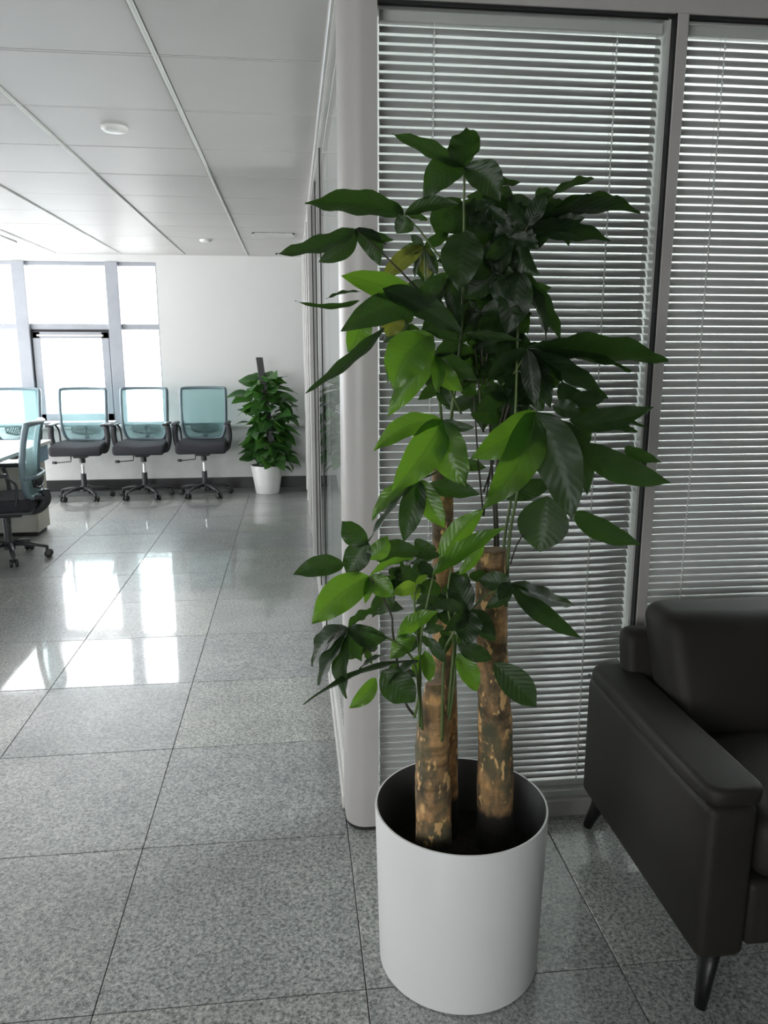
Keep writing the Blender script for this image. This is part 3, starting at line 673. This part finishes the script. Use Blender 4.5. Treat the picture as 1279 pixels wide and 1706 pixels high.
sculpt(b, lambda c: lean(Vector((c.x * (1 + (c.z - .43) * .12), c.y - (.03 * (1 - (c.x / .26) ** 2) if c.y < .1 else 0), c.z)), .43, .42)); obj('back_cushion', b, M['leather'], ac, smooth=True)
for x, y, sx_, sy_ in ((.89, 1.385, -1, -1), (.89, 1.995, -1, 1), (1.55, 1.385, 1, -1), (1.55, 1.995, 1, 1)):
    b = bmesh.new(); tube(b, [(x - AX, y - AY, .135), (x - AX + sx_ * .012, y - AY + sy_ * .012, .07), (x - AX + sx_ * .03, y - AY + sy_ * .03, .0)], lambda t: .031 - .015 * t, 10, flat=.7); obj('leg', b, M['blackmetal'], ac, smooth=True)

# ------------------------------------------------------------------ office chairs
def chaikin(p, n=3):
    for _ in range(n):
        q = []
        for i in range(len(p)):
            a, c = p[i], p[(i + 1) % len(p)]
            q.append((a[0] * .75 + c[0] * .25, a[1] * .75 + c[1] * .25)); q.append((a[0] * .25 + c[0] * .75, a[1] * .25 + c[1] * .75))
        p = q
    return p
OUT = chaikin([(-.10, 0), (-.178, .0), (-.212, .07), (-.230, .20), (-.233, .38), (-.234, .555), (-.226, .574), (-.12, .578), (.12, .578), (.226, .574), (.234, .555), (.233, .38), (.230, .20), (.212, .07), (.178, .0), (.10, 0)], 2)
def backpt(x, z): return Vector((x, .20 + .10 * z + .05 * (z / .3 - 1) ** 2 * .5 - .9 * x * x + .0, .49 + z * .91))
def halfw(z):
    best = 0
    for i in range(len(OUT)):
        a, c = OUT[i], OUT[(i + 1) % len(OUT)]
        if (a[1] - z) * (c[1] - z) <= 0 and a[1] != c[1]:
            best = max(best, abs(a[0] + (c[0] - a[0]) * (z - a[1]) / (c[1] - a[1])))
    return best
def make_chair():
    c = empty('office_chair', (0, 0, 0), 0, 'x', 'chair', 'teal mesh office chairs')
    b = bx(-.245, .245, -.25, .22, .415, .49, bev=.034, seg=5); bmesh.ops.subdivide_edges(b, edges=b.edges[:], cuts=1, use_grid_fill=True)
    sculpt(b, lambda v: Vector((v.x * (1 - .12 * max(0, v.y / .22)), v.y, v.z - (.035 * max(0, (-v.y - .12) / .13) ** 2 if v.y < -.12 else 0) + .02 * (v.x / .245) ** 2 * (1 if v.z > .45 else 0))))
    obj('seat', b, M['seatfab'], c, smooth=True)
    obj('seat_pan', bx(-.20, .20, -.20, .2, .395, .42, bev=.01, seg=2), M['plastic'], c)
    b = bmesh.new(); tube(b, [backpt(x * .95, .012 + z * .96) for x, z in OUT], .024, 8, closed=True, flat=.62); fr = obj('back_frame', b, M['greyplastic'], c, smooth=True)
    b = bmesh.new(); rows = []
    for i in range(15):
        z = .004 + .568 * i / 14; hw = halfw(z); rows.append([b.verts.new(backpt(hw * u / 8, z) + Vector((0, -.006, 0))) for u in range(-8, 9)])
    for A, C in zip(rows, rows[1:]):
        for j in range(16): b.faces.new((A[j], A[j + 1], C[j + 1], C[j]))
    obj('back_mesh', b, M['mesh'], c, smooth=True)
    b = bmesh.new(); o2 = Vector((0, .022, 0))
    tube(b, [backpt(x, z) + o2 for x, z in chaikin([(-.12, .075), (-.14, .165), (.14, .165), (.12, .075)], 1)], .011, 6, closed=True)
    for k in range(-5, 6):
        if k: s = .014 if k < 0 else -.014; tube(b, [backpt(k * .021 + s, .155) + o2, backpt(k * .021 - s, .085) + o2], 0.0055, 5)
    tube(b, [backpt(0, .155) + o2, backpt(0, .085) + o2], .008, 5)
    obj('lumbar_support', b, M['black'], c, smooth=True)
    b = bmesh.new(); tube(b, [backpt(-.232, .17) + o2, backpt(-.12, .165) + o2 * 1.8, backpt(.12, .165) + o2 * 1.8, backpt(.232, .17) + o2], .009, 6, flat=1.6); obj('cross_strap', b, M['greyplastic'], c, smooth=True)
    b = bmesh.new(); tube(b, smoothpath([(0, .10, .40), (0, .2, .40), (0, .262, .46), (0, .255, .53)], 5), .024, 8, flat=1.6)
    tube(b, [(-.14, .235, .505), (0, .262, .47), (.14, .235, .505)], .016, 8); obj('back_bracket', b, M['plastic'], c, smooth=True)
    for s in (-1, 1):
        b = bmesh.new(); tube(b, smoothpath([(s * .20, -.02, .415), (s * .236, -.02, .43), (s * .262, -.03, .55), (s * .252, -.05, .66)], 5), .015, 8, flat=1.8)
        ar = obj('armrest', b, M['plastic'], c, smooth=True)
        b = bx(s * .25 - .027, s * .25 + .027, -.17, .09, .662, .688, bev=.011, seg=3)
        obj('arm_pad', b, M['plastic'], ar, auto=.9)
        b = bmesh.new(); tube(b, smoothpath([(s * .25, .08, .665), (s * .235, .14, .60), (s * .22, .12, .45)], 5), .010, 6); obj('arm_strut', b, M['plastic'], ar, smooth=True)
    obj('tilt_mechanism', bx(-.07, .07, -.09, .12, .355, .40, bev=.014, seg=2), M['plastic'], c)
    b = bmesh.new(); tube(b, [(-.06, -.16, .385), (-.065, -.16, .335), (-.20, -.16, .325)], .006, 6); tube(b, [(-.195, -.16, .325), (-.235, -.16, .327)], .013, 8); obj('lever', b, M['plastic'], c, smooth=True)
    b = bmesh.new(); tube(b, [(0, 0, .30), (0, 0, .365)], .028, 14); obj('upper_sleeve', b, M['plastic'], c, auto=.7)
    b = bmesh.new(); tube(b, [(0, 0, .22), (0, 0, .31)], .014, 12); obj('gas_lift', b, M['chrome'], c, auto=.7)
    b = bmesh.new(); tube(b, [(0, 0, .085), (0, 0, .245)], .026, 14); obj('lower_sleeve', b, M['plastic'], c, auto=.7)
    b = bmesh.new(); tube(b, [(0, 0, .07), (0, 0, .125)], .042, 16); obj('hub', b, M['plastic'], c, auto=.7)
    for k in range(5):
        a = 2 * PI * k / 5 + .32; dx, dy = math.cos(a), math.sin(a)
        b = bmesh.new(); tube(b, [(dx * .03, dy * .03, .108), (dx * .15, dy * .15, .098), (dx * .25, dy * .25, .074)], lambda t: .024 - .009 * t, 8, flat=.7); obj('base_leg', b, M['plastic'], c, smooth=True)
        ca = obj('caster', tube(bmesh.new(), [(dx * .245, dy * .245, .078), (dx * .245, dy * .245, .03)], .012, 8), M['plastic'], c, smooth=True)
        ox, oy = -dy, dx
        for s in (-1, 1):
            p = Vector((dx * .254, dy * .254, .027)); q = Vector((ox, oy, 0))
            obj('wheel', tube(bmesh.new(), [p + q * s * .008, p + q * s * .012, p + q * s * .024, p + q * s * .027], lambda t: .027 if .2 < t < .8 else .023, 14), M['rubber'], ca, smooth=True)
    return c
ch0 = make_chair()
LOW = ('lower_sleeve', 'hub', 'base_leg', 'caster')
def raise_seat(c, d):
    for ch in c.children:
        n = ch.name.split('.')[0]
        if n not in LOW: ch.location.z += d * (.5 if n == 'gas_lift' else 1)
raise_seat(ch0, .052)
spots = [(-.900, 7.80, .01, 'teal mesh office chair nearest the green plant, rightmost of the row'),
         (-1.480, 7.78, -.01, 'teal mesh office chair second from the right under the windows'),
         (-2.06, 7.77, .01, 'teal mesh office chair third from the right, before the opening sash window'),
         (-2.70, 7.78, -.02, 'teal mesh office chair leftmost of the row, half hidden behind the desk'),
         (-1.99, 5.48, -PI / 2 + .10, 'dark-framed teal mesh office chair seen sideways, pushed in at the white desk')]
for i, (x, y, rz, lab) in enumerate(spots):
    o = ch0 if i == 0 else copy_tree(ch0)
    o.location = (x, y, 0); o.rotation_euler = (0, 0, rz); o['label'] = lab
    if i == 4: del o['group']; raise_seat(o, -.105)

# ------------------------------------------------------------------ desk
dk = empty('desk', (-2.65, 5.3, 0), 0, 'white topped desk with beige drawer cabinet at the left edge', 'desk')
def D(name, x0, x1, y0, y1, z0, z1, m, bev=.003, par=None): return obj(name, bx(x0 + 2.65, x1 + 2.65, y0 - 5.3, y1 - 5.3, z0, z1, bev=bev), M[m], par or dk)
D('desktop', -3.4, -1.93, 4.1, 6.42, .70, .728, 'desktop')
cb = D('side_cabinet', -2.45, -2.0, 6.16, 6.44, .03, .57, 'beige'); D('front_panel', -2.45, -2.012, 6.148, 6.16, .035, .565, 'beigelight', .002, cb)
D('blue_board', -2.04, -1.96, 6.12, 6.42, .572, .70, 'blue'); D('plinth', -2.43, -2.02, 6.18, 6.42, 0, .03, 'blackmetal')
D('modesty_panel', -3.35, -3.32, 4.15, 6.4, .12, .70, 'beigelight'); D('end_panel', -3.3, -2.3, 4.12, 4.15, 0, .70, 'beigelight'); D('far_panel', -3.35, -2.45, 6.40, 6.43, 0, .70, 'beigelight')

# ------------------------------------------------------------------ small potted plant at the end of the hall
sp = empty('potted_pothos', (-.282, 7.86, 0), 0, 'bushy green climbing plant on a black pole in a small white pot', 'plant')
obj('pot', lathe(bmesh.new(), [(0, 0), (.112, 0), (.118, .006), (.163, .285), (.161, .29), (.153, .29), (.148, .25), (0, .25)], 40), M['potwhite'], sp, auto=.6)
b = lathe(bmesh.new(), [(0, .262), (.08, .258), (.149, .255)], 24); obj('soil', b, M['soil'], sp, smooth=True)
b = bx(-.033, .033, -.02, .02, .25, 1.36, bev=.003); sculpt(b, lambda v: Vector((v.x + .045 - (v.z - .9) * .19 if v.z > .9 else v.x + .045 - (v.z - .9) * .06, v.y, v.z))); obj('moss_pole', b, M['black'], sp)
def heart(scale, name='leaf'):
    b = bmesh.new(); nl = 8; nc = 3; rows = []; uvs = {}
    for i in range(nl + 1):
        t = i / nl; wv = (math.sin(PI * t ** .62)) ** .8 * .42 if 0 < t < 1 else 0
        row = []
        for j in range(-nc, nc + 1):
            u = j / nc; v = b.verts.new((u * wv * scale, t * scale, (-.30 * t * t + .10 * abs(u) * wv * 2 + .02 * math.sin(8 * t + j)) * scale)); row.append(v); uvs[v] = (.5 + u / 2, t)
        rows.append(row)
    ul = b.loops.layers.uv.new('UVMap')
    for A, C in zip(rows, rows[1:]):
        for j in range(2 * nc): b.faces.new((A[j], A[j + 1], C[j + 1], C[j]))
    for f in b.faces:
        f.smooth = True
        for l in f.loops: l[ul].uv = uvs[l.vert]
    me = bpy.data.meshes.new(name); b.to_mesh(me); b.free(); return me
hm = [heart(.15), heart(.18), heart(.215)]
def stemz(P, base): obj('stem', tube(bmesh.new(), smoothpath([base, (Vector(base) + P) / 2 + Vector((0, 0, .02)), P], 3), .003, 5), M['stem'], sp, smooth=True)
prof = [(.28, .20), (.36, .22), (.45, .17), (.55, .18), (.68, .20), (.78, .24), (.88, .19), (.98, .24), (1.06, .20), (1.14, .12)]
def wid(z):
    for (a, p), (c, q) in zip(prof, prof[1:]):
        if z <= c: return p + (q - p) * (z - a) / (c - a)
    return prof[-1][1]
for i in range(150):
    z = .30 + .84 * (i / 149); wd = wid(z)
    a = i * 2.399 + R.uniform(-.3, .3); r = wd * R.uniform(.15, .8)
    ox = .045 - (z - .9) * (.19 if z > .9 else .06)
    P = Vector((ox * .5 + r * math.cos(a), r * math.sin(a) * .7, z + R.uniform(-.03, .03)))
    if P.y > .17: P.y = .17
    o = link('leaf', hm[i * 7 % 3], M['pothos'], sp); o.location = P
    o.rotation_euler = (R.uniform(-.7, .55), R.uniform(-.7, .7), a - PI / 2 + R.uniform(-.6, .6))
    if i % 3 == 0: stemz(P, (ox * .3, 0, max(.25, z - .12)))
for P, a, t in (((.02, -.05, 1.12), 1.2, .9), ((.06, -.06, 1.10), .2, .7)):
    o = link('leaf', hm[1], M['pothos'], sp); o.location = P; o.rotation_euler = (t, 0, a - PI / 2)

# ------------------------------------------------------------------ ceiling fittings
def disc(x, y, r, lab, nm='smoke_detector', cat='detector'):
    o = empty(nm, (x, y, CZ), 0, lab, cat)
    obj('base', lathe(bmesh.new(), [(0, .0), (r, .0), (r, -.008), (r * .96, -.012), (0, -.012)], 32), M['lamp'], o, auto=.5)
    obj('cover', lathe(bmesh.new(), [(r * .9, -.012), (r * .84, -.017), (r * .6, -.020), (0, -.021)], 32), M['lamp'], o, smooth=True)
disc(-.735, 3.69, .056, 'round white ceiling detector on the nearer ceiling panels')
disc(-.722, 7.14, .05, 'small round ceiling detector far away near the facade wall')
def vent(x0, x1, y0, y1, lab, n):
    o = empty('air_vent', ((x0 + x1) / 2, (y0 + y1) / 2, CZ), 0, lab, 'vent', 'ceiling air vents'); hx, hy = (x1 - x0) / 2, (y1 - y0) / 2
    obj('backing', bx(-hx, hx, -hy, hy, -.003, .0), M['tdark'], o)
    b = bmesh.new()
    for a in ((-hx, hx, -hy, -hy + .015), (-hx, hx, hy - .015, hy), (-hx, -hx + .015, -hy, hy), (hx - .015, hx, -hy, hy)): box(b, *a, -.010, .0)
    obj('vent_frame', b, M['tbar'], o)
    for k in range(n):
        y = -hy + .015 + (2 * hy - .03) * (k + .5) / n; obj('fin', bx(-hx + .012, hx - .012, y - .006, y + .002, -.011, -.003), M['tbar'], o)
vent(-.30, .04, 6.66, 6.84, 'long grey slot vent in the ceiling beside the glass partition', 4)
vent(-2.95, -2.38, 6.95, 7.45, 'square louvred vent in the ceiling at the left edge', 8)

# ------------------------------------------------------------------ outside
struct(obj('ground', bx(-120, 120, 9, 160, -9.2, -9), M['asphalt']))
bd = empty('apartment_block', (-26, 60, -9), 0, 'pale blue building outside the leftmost window', 'building')
obj('facade', bx(-11, 8, 0, 12, 0, 10.3), M['building'], bd); obj('roof_slab', bx(-11.4, 8.4, -.4, 12.4, 10.3, 10.7), M['building'], bd)
for i in range(6):
    for j in range(3): obj('window', bx(-9.5 + i * 3, -8 + i * 3, -.05, .02, 1.2 + j * 3, 2.8 + j * 3), M['darkglass'], bd)
